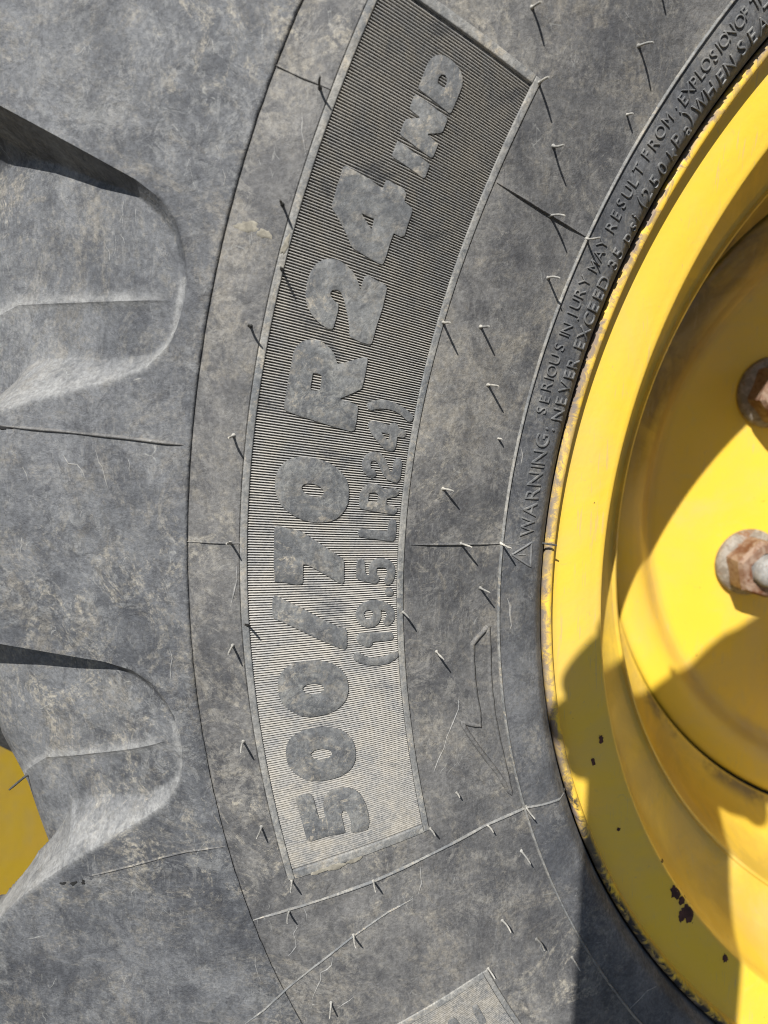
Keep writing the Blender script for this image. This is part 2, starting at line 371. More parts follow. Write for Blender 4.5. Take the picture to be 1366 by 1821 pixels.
# lugs: each one the piece of shoulder between two voids
def lug_mesh(k, fine):
    c = PHI0+20*k+10
    lo, hi = c-10, c+10
    q = 1.0 if fine else .35
    na, nb, nc, nd, ne = [max(5, int(x*q)) for x in (46, 16, 90, 40, 40)]
    t_r = np.concatenate([np.linspace(.4806, .4880, 14), np.linspace(.4885, .4990, 34), np.linspace(.4996, .566, 110 if fine else 40), np.linspace(.567, .598, 60 if fine else 24)])
    yu = np.interp(t_r, PU_r, PU_y); yl = np.interp(t_r, PL_r, PL_y); cr = crease(t_r)
    Dm = Dfl(np.clip(t_r, .488, .598))*1000
    wu = np.minimum(Dm/np.interp(t_r, [.494, .508, .522], [.55, 1.3, 2.6])*1.3+1.0, .55*(yu-cr)); sl2 = np.interp(t_r, [.489, .53, .55, .575, .60], [.95, 1.0, 1.2, 4.0, 14.0]); wl = np.minimum(Dm/sl2*1.2+1.0, .85*(cr-yl))
    rad = np.degrees(1/(t_r*1000)); A = [cr*rad, (yu-wu)*rad, yu*rad, 20+yl*rad, 20+(yl+wl)*rad, 20+cr*rad]
    cols = []
    for (i0, i1, n_) in ((0, 1, na), (1, 2, nb), (2, 3, nc), (3, 4, nd), (4, 5, ne)):
        tt_ = np.linspace(0, 1, n_, endpoint=(i0 == 4)); cols.append(A[i0][:, None]*(1-tt_)+A[i1][:, None]*tt_)
    PH = np.concatenate(cols, 1); Rr = np.repeat(t_r[:, None], PH.shape[1], 1); T = lo+PH
    phi_ = np.where(PH > 10, PH-20, PH)
    phi_[:, 0] += 1e-4; phi_[:, -1] -= 1e-4
    vd = void_depth(Rr, phi_); th = T[0]; thE = T[-1]
    edge = np.exp(-((Rr-.4806)/.0007)**2)*.0004
    jn = np.array([mnoise.noise(Vector((x*1.7, 3.1, 0)))+.6*mnoise.noise(Vector((x*6.1, 8, 0))) for x in th])*.00028
    Rw = warp(Rr, T) + jn[None, :]*np.exp(-((Rr-.4806)/.0012))
    sh = np.degrees(np.maximum(vd-.022, 0)*.93/Rr); shr = (Rr-.56)*0
    Pm = surfp(Rw, T-sh, 0*Rw); Pm[..., 1] += vd - rise(Rr, T)
    wall = surfp(Rw[0]-.0001, th, np.full(th.shape, -.0016)); th = thE
    # tread part
    w_ = np.clip(vd[-1]/.15, 0, 1)
    rows = []
    r2 = [.606, .615, .63, .645, .653, .655, .655, .655, .655]; h2 = [-.0015, -.004, -.0085, -.014, -.018, -.024, -.06, -.14, -.25]
    rv = [.5985, .599, .5995, .60, .60, .60, .60, .60, .60]; hv = [-.205, -.21, -.215, -.22, -.225, -.23, -.235, -.24, -.25]
    for a, b, c2, d in zip(r2, h2, rv, hv):
        dep = -(b*(1-w_)+d*w_)
        rows.append(pol(a*(1-w_)+c2*w_, th-np.degrees(np.maximum(dep-.022, 0)*.93/.6), b*(1-w_)+d*w_))
    Pall = np.concatenate([wall[None], Pm, np.stack(rows)], 0)
    me = mesh_np('tread_lug', Pall, grid_faces(*Pall.shape[:2]), M_lug, 50)
    yy = np.radians(phi_)*Rr*1000; YL = np.repeat(yl[:, None], yy.shape[1], 1); YU = np.repeat(yu[:, None], yy.shape[1], 1); CR = np.repeat(cr[:, None], yy.shape[1], 1)
    WL = np.repeat(wl[:, None], yy.shape[1], 1); ins = (yy > YL) & (yy < YU) & (Rr > .4885)
    at = ins*((yy < CR)*np.clip(1.15-(yy-YL)/np.maximum(WL*.9, .5), 0, 1) + .9*np.exp(-((yy-CR-.8)/2.6)**2)*np.clip((Rr-.494)/.01, 0, 1) + .8*np.exp(-((Rr-.4915)/.0016)**2)*(yy < CR+8))
    at = at + .7*np.exp(-((yy-YL)/1.5)**2)*(yy <= YL)*(Rr > .492)
    at = np.concatenate([at[:1], at, np.repeat(at[-1:]*0, len(rows), 0)], 0)
    A_ = me.attributes.new('scuff', 'FLOAT', 'POINT'); A_.data.foreach_set('value', np.clip(at, 0, 1).ravel().astype(np.float32)); return me
for k in range(-9, 9):
    o = part('tread_lug', lug_mesh(k, -4 < k < 3), tyre)

# tread band and far side closing the carcass
prof = [(.6, .24), (.6, .46), (.56, .49), (.46, .51), (.36, .47), (.335, .45), (.30, .45)]
th = np.arange(-180, 180, 3.0)
Pc = np.stack([pol(a, th, -b) for a, b in prof]); part('carcass', mesh_np('carcass', Pc, grid_faces(len(prof), len(th), True), M_lug, 30), tyre)

# ------------------------------------------------------------------ rib ring, seams and ridges on the surface
def densify(pts, step):
    out = []
    for i in range(len(pts)-1):
        a = np.array(pts[i], float); b = np.array(pts[i+1], float); n = max(1, int(np.linalg.norm((b-a)*np.array([1, .0075]))/step))
        for q in range(n): out.append(a+(b-a)*q/n)
    out.append(np.array(pts[-1], float)); return np.array(out)
def ridge(name, RT, width, height, mat, taper=True, sink=.0004, hfun=None, jag=0.0, closed=False):
    RT = np.array(RT); r, th_ = RT[:, 0], RT[:, 1]
    if hfun is None: P0 = surfp(r, th_, 0*r)
    else: P0 = pol(r, th_, hfun(r, th_))
    N = nrm(np.clip(r, .34, .62), th_)
    if closed: T = np.roll(P0, -1, 0)-np.roll(P0, 1, 0)
    else: T = np.gradient(P0, axis=0)
    T /= np.linalg.norm(T, axis=1, keepdims=True); B = np.cross(T, N)
    n = len(P0); sc = np.ones(n)
    if taper and not closed: sc = np.minimum(1, np.minimum(np.arange(n)+1.0, np.arange(n)[::-1]+1.0)/3)
    if jag: sc = sc*(1+jag*np.array([mnoise.noise(Vector((i*.31, 1, width*999))) for i in range(n)]))
    cs = [(-1, -sink/height), (-.8, .45), (-.4, .9), (0, 1), (.4, .9), (.8, .45), (1, -sink/height)]
    rows = [P0+B*(x*width/2*sc)[:, None]+N*(z*height*np.where(z > 0, sc, 1))[:, None] for x, z in cs]
    G = np.stack(rows, 0)
    return mesh_np(name, G, grid_faces(len(cs), n, closed), mat, 60)
t_all = np.arange(-180, 180, .5)
part('ring_rib', ridge('ring_rib', np.stack([warp(np.full(t_all.shape, .3545), t_all), t_all], 1), .0014, .0010, M_frame, closed=True), tyre)

def px_line(pts, step=.004, hf=hflat): return densify([hit(u, v, hf)[1:] for u, v in pts], step)
SEAMS = [([(884, 325), (960, 372), (1043, 422)], .0010, .0008), ([(723, 968), (800, 967.5), (890, 967)], .0012, .0007),
         ([(333, 963), (430, 966)], .0011, .0006), ([(491, 117), (540, 139), (588, 159)], .0013, .0006),
         ([(450, 1636), (517, 1616), (600, 1590), (664, 1567), (730, 1537), (800, 1502), (860, 1469), (935, 1436), (1014, 1404)], .0013, .0006),
         ([(890, 967), (960, 967)], .0004, .0001),
         ([(0, 757), (100, 766), (220, 778), (338, 792)], .0015, .0007), ([(150, 1560), (250, 1535), (330, 1513), (402, 1504)], .0010, .0005),
         ([(435, 1821), (470, 1795), (501, 1766), (560, 1718), (628, 1665), (690, 1622), (735, 1598)], .0010, .0004),
         ([(1120, 1794), (1150, 1762), (1176, 1738)], .0008, .0003), ([(965, 1592), (988, 1587)], .0009, .0003),
         ([(983, 1508), (1001, 1470)], .0001, .0001)]
for i_, (pts, wd, ht) in enumerate(SEAMS[:11]):
    part('mould_seam', ridge('mould_seam', px_line(pts), wd, ht*1.35, M_side if i_ in (0, 3, 6, 7, 1, 2) else M_frame, jag=.35, hfun=h_full), tyre)
# crooked hairline flash marks left by the mould
def sq(u, v, dx, dy, n=6, a=3.0, seed=0):
    rs = random.Random(seed); return [(u+dx*i/n+rs.uniform(-a, a), v+dy*i/n+rs.uniform(-a*.4, a*.4)) for i in range(n+1)]
MARKS = [[(530, 1648), (522, 1660), (526, 1672), (527, 1683), (518, 1695), (512, 1700)], [(592, 1702), (590, 1716), (582, 1724), (571, 1729), (571, 1742), (562, 1760), (556, 1775), (555, 1786), (566, 1786)],
         [(600, 1793), (612, 1785), (622, 1779), (630, 1772)], [(540, 1614), (545, 1625), (546, 1638)], [(815, 1240), (816, 1260), (806, 1285), (795, 1310), (790, 1330), (780, 1350), (772, 1372)],
         [(749, 1537), (748, 1555), (750, 1570), (744, 1590)], [(537, 200), (538, 215), (537, 235), (541, 255), (544, 275)], [(170, 800), (176, 822), (182, 830), (187, 850), (192, 868)], [(113, 810), (122, 825), (137, 826), (147, 838), (151, 850)],
         [(40, 830), (47, 843), (50, 855)], [(302, 1155), (307, 1170), (303, 1190), (305, 1212)], [(420, 1000), (422, 1030), (416, 1055), (410, 1080)], [(902, 1063), (908, 1078), (907, 1090), (910, 1112), (907, 1120)],
         [(926, 795), (930, 810), (926, 828)], [(1110, 20), (1120, 34)], [(396, 300), (401, 315), (398, 330)], [(455, 1702), (454, 1715), (458, 1730), (464, 1744)], [(384, 258), (390, 270)], [(214, 300), (222, 318)]]
for i, q in enumerate(MARKS):
    part('flash_mark', ridge('flash_mark', px_line(q, .0015, h_full), .0005 if i != 12 else .0012, .00018, M_seam, hfun=h_full, sink=.0002, jag=.8), tyre)
# rotation arrow
AR = [(867, 1114), (840, 1144), (840, 1170), (842, 1205), (846, 1238), (851, 1266), (853, 1290), (836, 1287), (820, 1283), (833, 1305), (857, 1338), (885, 1374), (908, 1411), (900, 1375), (888, 1322), (877, 1265), (871, 1210), (870, 1160), (868, 1130), (867, 1114)]
part('rotation_arrow', ridge('rotation_arrow', px_line(AR, .0015), .0024, .0011, M_side, taper=False, jag=.15), tyre)

# ------------------------------------------------------------------ ribbed panels with frames
def rib_panel(a, b, step=.126):
    th0, th1 = a+.55, b-.45; n = int((th1-th0)/step)
    fr = [(0.0, -1), (.08, -1), (.30, -.10), (.38, 0), (.62, 0), (.72, -.15), (.90, -1)]
    fr2 = [(0.0, -1), (.20, -1), (.42, -.10), (.47, 0), (.60, 0), (.67, -.15), (.84, -1)]
    ths = []; zs = []
    for i in range(n):
        k_ = min(1, max(0, (th0+i*step+4)/14))
        for (f_, z), (g_, z2) in zip(fr, fr2): ths.append(th0+(i+f_*(1-k_)+g_*k_)*step); zs.append(z)
    ths.append(th0+n*step); zs.append(-1); ths = np.array(ths); zs = np.array(zs)
    s = np.linspace(.4006, .4580, 44); S, T = np.meshgrid(s, ths, indexing='ij')
    depth = np.interp(T, [-60, -26, -14, -4, 6, 30], [.00008, .00009, .00016, .00045, .00090, .00115])
    wob = np.zeros_like(S)
    for i in range(0, S.shape[0]):
        for j in range(0, S.shape[1], 9):
            wob[i, j:j+9] = mnoise.noise(Vector((S[i, j]*260, T[i, j]*1.1, 0)))
    Z = zs[None, :]*depth*(1+.22*wob) + .00004*wob + .0000
    G = surfp(warp(S, T), T, Z)
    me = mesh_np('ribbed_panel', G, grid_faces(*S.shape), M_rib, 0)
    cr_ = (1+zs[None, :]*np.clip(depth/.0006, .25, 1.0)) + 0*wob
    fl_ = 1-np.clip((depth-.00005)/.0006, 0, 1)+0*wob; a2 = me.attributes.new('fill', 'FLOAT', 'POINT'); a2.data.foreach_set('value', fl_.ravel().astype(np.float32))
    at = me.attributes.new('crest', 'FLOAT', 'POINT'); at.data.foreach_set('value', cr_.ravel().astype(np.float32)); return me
for a, b in PAN:
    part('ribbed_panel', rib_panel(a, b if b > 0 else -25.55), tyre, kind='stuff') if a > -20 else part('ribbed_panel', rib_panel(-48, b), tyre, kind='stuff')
def strip(name, s0, s1, t0, t1, ns, nt_, z, mat, chip=0.0):
    # raised flat bar bounded in ring radius and angle, with rounded shoulders
    bev = .00022
    along_t = (t1-t0)*.0075 > (s1-s0)
    ss = np.array([s0, s0, s0+bev, *np.linspace(s0+bev*2, s1-bev*2, ns), s1-bev, s1, s1]); zz = np.array([-.0016, z*.5, z*.92, *([z]*ns), z*.92, z*.5, -.0016])
    bt = bev/.0075
    tt = np.array([t0, t0, t0+bt, *np.linspace(t0+2*bt, t1-2*bt, nt_), t1-bt, t1, t1]); zt = np.array([-.0016, z*.5, z*.92, *([z]*nt_), z*.92, z*.5, -.0016])
    S, T = np.meshgrid(ss, tt, indexing='ij'); Z = np.minimum(zz[:, None], zt[None, :])
    if chip:
        for i in range(S.shape[0]):
            for j in range(S.shape[1]):
                Z[i, j] += chip*mnoise.noise(Vector((S[i, j]*500, T[i, j]*3, 5))) if Z[i, j] > 0 else 0
    return mesh_np(name, surfp(warp(S, T), T, Z), grid_faces(*S.shape), mat, 50)
FZ = .00052
def frame(a, b):
    part('panel_frame', strip('panel_frame', .4580, .4607, a+.0, b-.0, 3, 220, FZ, M_frame, .00006), tyre)
    part('panel_frame', strip('panel_frame', .3979, .4004, a+.0, b-.0, 3, 220, FZ, M_frame, .00006), tyre)
    part('panel_frame', strip('panel_frame', .40045, .45795, b-.42, b+.02, 60, 3, FZ+.00002, M_frame, .00008), tyre)
    if a > -20: part('panel_frame', strip('panel_frame', .40045, .45795, a-.02, a+.50, 60, 4, FZ+.00002, M_frame, .00012), tyre)
frame(*PAN[0]); frame(-48, PAN[1][1])

# ------------------------------------------------------------------ raised characters
def chaikin(p, k, w_=.25):
    p = np.array(p, float)
    for _ in range(k):
        q = np.roll(p, -1, 0); p = np.stack([p*(1-w_)+q*w_, p*w_+q*(1-w_)], 1).reshape(-1, 2)
    return p
def curve_mesh(loops, ext, bev):
    cu = bpy.data.curves.new('tmp', 'CURVE'); cu.dimensions = '2D'; cu.fill_mode = 'BOTH'
    cu.extrude = ext; cu.bevel_depth = bev; cu.bevel_resolution = 1; cu.offset = -bev
    for lp in loops:
        sp = cu.splines.new('POLY'); sp.points.add(len(lp)-1); sp.use_cyclic_u = True
        for i, q in enumerate(lp): sp.points[i].co = (q[0], q[1], 0, 1)
    o = bpy.data.objects.new('tmp', cu); me = bpy.data.meshes.new_from_object(o)
    bpy.data.objects.remove(o); bpy.data.curves.remove(cu); return me
def cut_grid(me, step):
    bm = bmesh.new(); bm.from_mesh(me); bmesh.ops.remove_doubles(bm, verts=bm.verts, dist=1e-6)
    xs = [v.co.x for v in bm.verts]; ys = [v.co.y for v in bm.verts]
    if step:
        for ax, lo, hi in ((0, min(xs), max(xs)), (1, min(ys), max(ys))):
            x = lo+step
            while x < hi:
                co = (x, 0, 0) if ax == 0 else (0, x, 0); no = (1, 0, 0) if ax == 0 else (0, 1, 0)
                bmesh.ops.bisect_plane(bm, geom=bm.verts[:]+bm.edges[:]+bm.faces[:], plane_co=co, plane_no=no, dist=1e-6); x += step
    bm.to_mesh(me); bm.free()
def place(me, name, r0, th0, mat, ext, top, parent=None, label=None, rot=0.0, step=.005):
    cut_grid(me, step)
    n = len(me.vertices); co = np.empty(n*3); me.vertices.foreach_get('co', co); co = co.reshape(-1, 3)
    zmax = co[:, 2].max()
    x, y = co[:, 0]*math.cos(rot)-co[:, 1]*math.sin(rot), co[:, 0]*math.sin(rot)+co[:, 1]*math.cos(rot)
    P = surfp(r0+y, th0+np.degrees(x/r0), co[:, 2]-zmax+top)
    me.vertices.foreach_set('co', P.ravel()); me.name = name
    me.materials.clear(); me.materials.append(mat)
    me.polygons.foreach_set('use_smooth', np.ones(len(me.polygons), dtype=bool)); me.set_sharp_from_angle(angle=R(42)); me.update()
    return part(name, me, parent or tyre, label)
BIG = [
 ('5', 480, 1280, 6.83, 1, [[(310,950),(330,930),(420,905),(500,900),(522,930),(560,1070),(600,1205),(672,1195),(655,1110),(648,1020),(665,930),(730,860),(830,825),(950,820),(1040,850),(1110,910),(1160,1010),(1195,1140),(1205,1250),(1185,1325),(1130,1345),(990,1365),(980,1300),(985,1240),(960,1160),(920,1095),(885,1095),(865,1150),(885,1230),(905,1320),(915,1355),(880,1375),(700,1405),(560,1450),(500,1470),(455,1455),(430,1390),(400,1270),(355,1110),(325,1000)]]),
 ('0', 480, 1280, 6.83, 2, [[(190,390),(205,290),(260,210),(350,150),(480,105),(630,88),(790,95),(900,135),(975,200),(1025,290),(1043,400),(1035,500),(985,590),(900,660),(780,710),(620,738),(480,735),(380,700),(280,630),(210,530)], [(492,420),(515,380),(580,352),(660,345),(730,365),(760,405),(745,440),(690,475),(610,488),(540,475),(505,450)]]),
 ('0', 480, 1130, 6.83, 2, [[(90,600),(110,500),(170,410),(260,350),(380,312),(520,300),(660,310),(770,345),(860,400),(920,480),(950,570),(955,670),(925,780),(860,860),(770,920),(650,960),(510,985),(380,975),(260,920),(160,840),(110,740)], [(395,645),(420,605),(480,582),(560,578),(630,595),(662,640),(645,680),(590,708),(510,715),(435,700),(405,670)]]),
 ('slash', 460, 920, 7.589, 1, [[(190,1080),(215,1060),(260,1065),(330,1105),(600,1230),(900,1395),(1090,1480),(1160,1490),(1190,1520),(1190,1740),(1165,1775),(1110,1765),(850,1660),(560,1520),(330,1410),(215,1365),(190,1345),(183,1200)]]),
 ('7', 460, 920, 7.589, 1, [[(210,150),(230,122),(290,118),(400,150),(550,180),(620,215),(800,335),(1000,460),(1140,560),(1155,600),(1150,870),(1125,895),(1080,880),(950,800),(780,700),(640,630),(600,632),(597,870),(575,900),(500,905),(350,875),(235,870),(205,850),(203,500)]]),
 ('0', 460, 790, 6.83, 2, [[(195,480),(205,380),(255,280),(330,205),(430,160),(560,150),(700,170),(850,220),(970,300),(1050,390),(1090,480),(1098,620),(1080,740),(1010,850),(930,915),(830,945),(700,950),(570,930),(450,880),(330,800),(250,710),(210,610)], [(518,520),(545,485),(600,472),(690,485),(760,525),(793,575),(785,620),(740,645),(670,640),(590,610),(535,570)]]),
 ('R', 490, 590, 7.589, 1, [[(110,1020),(240,280),(290,190),(370,125),(460,105),(560,110),(650,150),(740,225),(800,310),(835,435),(920,420),(1180,345),(1230,345),(1245,380),(1200,620),(1165,765),(1080,810),(860,905),(960,935),(1100,985),(1115,1015),(1095,1180),(1065,1330),(1020,1345),(820,1290),(480,1185),(250,1110),(130,1060)], [(503,560),(560,558),(610,580),(625,610),(600,790),(530,795),(468,780)]]),
 ('2', 520, 440, 6.83, 1, [[(160,560),(175,430),(220,300),(290,200),(370,150),(460,135),(560,155),(650,210),(730,290),(790,390),(825,520),(850,430),(880,350),(910,340),(1130,460),(1150,490),(1090,750),(1020,960),(965,1160),(940,1182),(830,1150),(710,1095),(690,1060),(690,950),(670,820),(630,650),(590,545),(540,515),(490,515),(460,550),(465,590),(500,640),(560,690),(555,770),(500,970),(480,995),(430,990),(340,930),(250,840),(190,740),(165,650)]]),
 ('4', 570, 280, 7.589, 1, [[(300,140),(340,118),(400,145),(620,270),(830,420),(850,400),(880,320),(910,308),(1130,440),(1155,490),(1130,600),(1230,680),(1240,720),(1170,930),(1130,1060),(1090,1078),(985,1025),(950,1120),(870,1380),(840,1445),(800,1440),(620,1340),(440,1230),(400,1170),(370,1080),(280,900),(190,740),(150,680),(160,620),(230,370)], [(548,750),(620,790),(725,830),(690,975),(630,890)]]),
 ('D', 680, 80, 7.006, 1, [[(445,545),(560,240),(610,170),(670,130),(750,130),(830,170),(910,240),(970,320),(997,420),(995,500),(960,600),(855,850),(830,855),(640,700),(470,565)], [(700,410),(735,370),(780,380),(808,430),(800,490),(770,545),(685,475)]]),
 ('N', 680, 80, 7.006, 1, [[(335,800),(395,640),(420,625),(600,750),(800,910),(806,945),(740,1100),(550,1112),(685,1230),(690,1250),(630,1400),(600,1408),(400,1260),(215,1115),(270,960),(300,925),(475,912)]]),
 ('I', 680, 80, 7.006, 1, [[(115,1390),(180,1210),(210,1205),(400,1350),(580,1480),(585,1510),(530,1655),(505,1662),(300,1510)]]),
 ('paren', 620, 700, 11.383, 1, [[(365,250),(390,190),(470,155),(600,130),(760,130),(950,190),(1130,290),(1280,410),(1305,480),(1280,550),(1220,570),(1170,540),(1060,430),(940,355),(780,310),(620,300),(450,335),(390,310)]]),
 ('4', 620, 700, 11.383, 1, [[(385,660),(410,580),(470,545),(560,555),(830,640),(870,600),(930,585),(990,620),(1015,700),(1120,730),(1165,790),(1150,860),(1090,890),(980,870),(960,1030),(930,1130),(880,1165),(750,1145),(600,990),(470,830)], [(655,780),(740,805),(825,820),(805,960),(720,870)]]),
 ('2', 620, 700, 11.383, 1, [[(270,1480),(280,1360),(340,1250),(430,1190),(540,1175),(650,1210),(740,1310),(790,1450),(840,1580),(890,1590),(900,1450),(920,1350),(980,1300),(1050,1320),(1080,1380),(1065,1550),(1040,1720),(980,1800),(900,1790),(780,1740),(700,1650),(630,1500),(580,1390),(520,1350),(460,1360),(440,1420),(450,1520),(540,1560),(560,1620),(530,1680),(460,1705),(370,1660),(290,1570)]]),
 ('R', 620, 840, 11.383, 1, [[(225,420),(290,310),(400,240),(560,235),(650,270),(720,340),(850,330),(950,315),(1010,360),(1010,430),(960,480),(770,530),(760,650),(900,680),(975,710),(980,780),(920,850),(850,840),(650,810),(270,740),(215,700),(215,560)], [(412,410),(530,400),(600,450),(585,605),(390,590)]]),
 ('L', 620, 840, 11.383, 1, [[(180,1230),(210,1165),(270,1140),(500,1165),(790,1190),(800,1050),(830,965),(890,940),(950,970),(965,1050),(950,1280),(930,1350),(880,1390),(700,1370),(400,1330),(240,1305),(195,1270)]]),
 ('5', 620, 980, 8.671, 1, [[(120,200),(150,130),(200,118),(245,150),(252,260),(258,335),(310,380),(318,330),(305,250),(350,165),(430,115),(530,105),(640,140),(700,210),(718,300),(700,410),(660,490),(610,515),(560,500),(540,450),(580,390),(595,310),(570,255),(500,240),(435,250),(425,330),(470,400),(465,460),(410,500),(300,475),(140,435),(115,400)]]),
 ('dot', 620, 980, 8.671, 1, [[(625+66*math.cos(a*.524), 630+66*math.sin(a*.524)) for a in range(12)]]),
 ('9', 620, 980, 8.671, 1, [[(105,980),(130,880),(210,800),(330,760),(450,755),(580,790),(670,850),(710,940),(705,1040),(660,1110),(600,1150),(545,1130),(530,1085),(570,1030),(590,970),(560,920),(500,900),(495,960),(495,1030),(455,1110),(390,1160),(290,1180),(190,1140),(125,1070)], [(230,955),(260,915),(320,900),(370,930),(375,980),(350,1030),(300,1055),(250,1030)]]),
 ('1', 620, 980, 8.671, 1, [[(125,1310),(170,1265),(400,1255),(600,1250),(670,1255),(695,1310),(670,1360),(600,1375),(370,1390),(360,1440),(310,1478),(250,1460),(150,1420),(120,1360)]]),
 ('paren', 620, 980, 8.671, 1, [[(70,1630),(90,1575),(140,1555),(190,1580),(280,1630),(400,1650),(540,1630),(640,1580),(700,1545),(760,1560),(770,1610),(720,1660),(600,1730),(440,1760),(300,1750),(170,1720),(90,1680)]]),
 ('bar', 700, 1700, 5.692, 1, [[(795,500),(845,485),(930,640),(935,670),(870,690),(800,560)]]),
 ('bar', 700, 1700, 5.692, 1, [[(545,650),(600,610),(640,640),(690,720),(560,760)]]),
]
for nm, ox, oy, sc, ck, loops in BIG:
    o2 = []
    pts0 = [rt(ox+a/sc, oy+b/sc) for a, b in loops[0]]
    r0 = sum(q[0] for q in pts0)/len(pts0); t0 = sum(q[1] for q in pts0)/len(pts0)
    for lp in loops:
        q = chaikin(lp, 1, .10) if ck == 1 else chaikin(lp, 2, .25)
        q = np.array([rt(ox+a/sc, oy+b/sc) for a, b in q])
        xy = np.stack([np.radians(q[:, 1]-t0)*r0, q[:, 0]-r0], 1)
        o2.append(xy)
    me = curve_mesh(o2, .0008, .00006)
    place(me, 'raised_character', r0, t0, M_letter, 0, .00045)

glyphs = {}
def glyph(ch, size, ext=.0005, bev=.00016):
    k = (ch, size)
    if k not in glyphs:
        cu = bpy.data.curves.new('g', 'FONT'); cu.body = ch; cu.size = size/.73; cu.align_x = 'CENTER'
        cu.extrude = ext; cu.bevel_depth = bev; cu.bevel_resolution = 1; cu.offset = -bev*1.1; cu.resolution_u = 4
        o = bpy.data.objects.new('g', cu); me = bpy.data.meshes.new_from_object(o); bpy.data.objects.remove(o)
        glyphs[k] = me
    return glyphs[k].copy()
T1, T2, TW = .0046, .0055, .0066
TEXT = [(TW, [('W',936.8,935.7),('A',941,906),('R',945.6,877.5),('N',950,851),('I',954.4,829),('N',957.7,812.6),('G',963.2,783),(':',973.0,762)]),
 (T2, [('N',990.7,736.8),('E',997,712.6),('V',1003.6,688),('E',1011.4,666),('R',1018,645.6),('E',1029.5,612.9),('X',1037.3,591.8),('C',1046.4,567),('E',1054.3,545.9),('E',1063.3,524.7),('D',1072.4,502.4),('3',1089.6,470.4),('5',1098.6,449.9),('p',1116.5,424),('s',1125.5,402.5),('i',1129.8,385.8),('(',1142,361.5),('2',1149.8,343.6),('5',1163.5,322),('0',1177,299),('k',1194.4,271.5),('P',1203,249),('a',1221.4,230.7),(')',1224.7,209.6),('W',1244,184.5),('H',1262,160),('E',1282,137),('N',1297,115),('S',1318.3,84.6),('E',1337.5,62.8),('A',1355.5,42.3),('T',1368,16)]),
 (T1, [('S',961.6,729),('E',967.6,709.3),('R',971,686),('I',975,672),('O',980,658.9),('U',986,638.3),('S',993.8,616.6),('I',1001.7,594.8),('N',1007,583.3),('J',1015.6,559.8),('U',1022.8,539.8),('R',1030,520.5),('Y',1039,499.3),('M',1055,473),('A',1064,452.4),('Y',1070.4,432),('R',1085.8,402.5),('E',1094.7,382),('S',1103.7,361.5),('U',1115.2,341),('L',1125,322),('T',1134.5,300.5),('F',1148.3,274.2),('R',1161.5,255),('O',1173.3,234),('M',1186.5,212.2),(':',1202.9,192.5),('E',1214,176),('X',1222.8,160),('P',1233.8,145.8),('L',1244,129.4),('O',1254.3,114),('S',1268.4,98.6),('I',1277.3,84.6),('O',1286.3,71.7),('N',1297.8,56.4),('O',1314.5,37.2),('F',1324.7,23),('T',1342.7,3.8),('H',1353,-10)])]
for size, L in TEXT:
    for ch, u, v in L:
        me = glyph(ch, size); r0, t0 = rt(u, v)
        co = np.empty(len(me.vertices)*3); me.vertices.foreach_get('co', co); co = co.reshape(-1, 3)
        sx = 1.0 if ch not in 'WM' else .88
        co[:, 0] = (co[:, 0]-(co[:, 0].min()+co[:, 0].max())/2)*sx
        yc = size/2 if ch not in 'psa' else (size*.36 if ch != 'p' else size*.26)
        if ch in '()': yc = (co[:, 1].min()+co[:, 1].max())/2
        co[:, 1] -= yc; me.vertices.foreach_set('co', co.ravel())
        place(me, 'raised_character', r0, t0, M_small, 0, .00062, step=.003)
# warning triangle with its exclamation mark
tri = [(910.6, 986.3), (945.6, 964.5), (943.6, 1008.0), (910.6, 986.3)]
tri = px_line(tri, .0012)
part('warning_triangle', ridge('warning_triangle', tri, .0011, .0005, M_small, taper=False), tyre)
part('warning_triangle', ridge('warning_triangle', px_line([(921, 986.3), (935, 987)], .001), .0013, .0005, M_small), tyre)
part('warning_triangle', ridge('warning_triangle', px_line([(938.2, 986.2), (940, 986.2)], .0004), .0012, .0005, M_small), tyre)

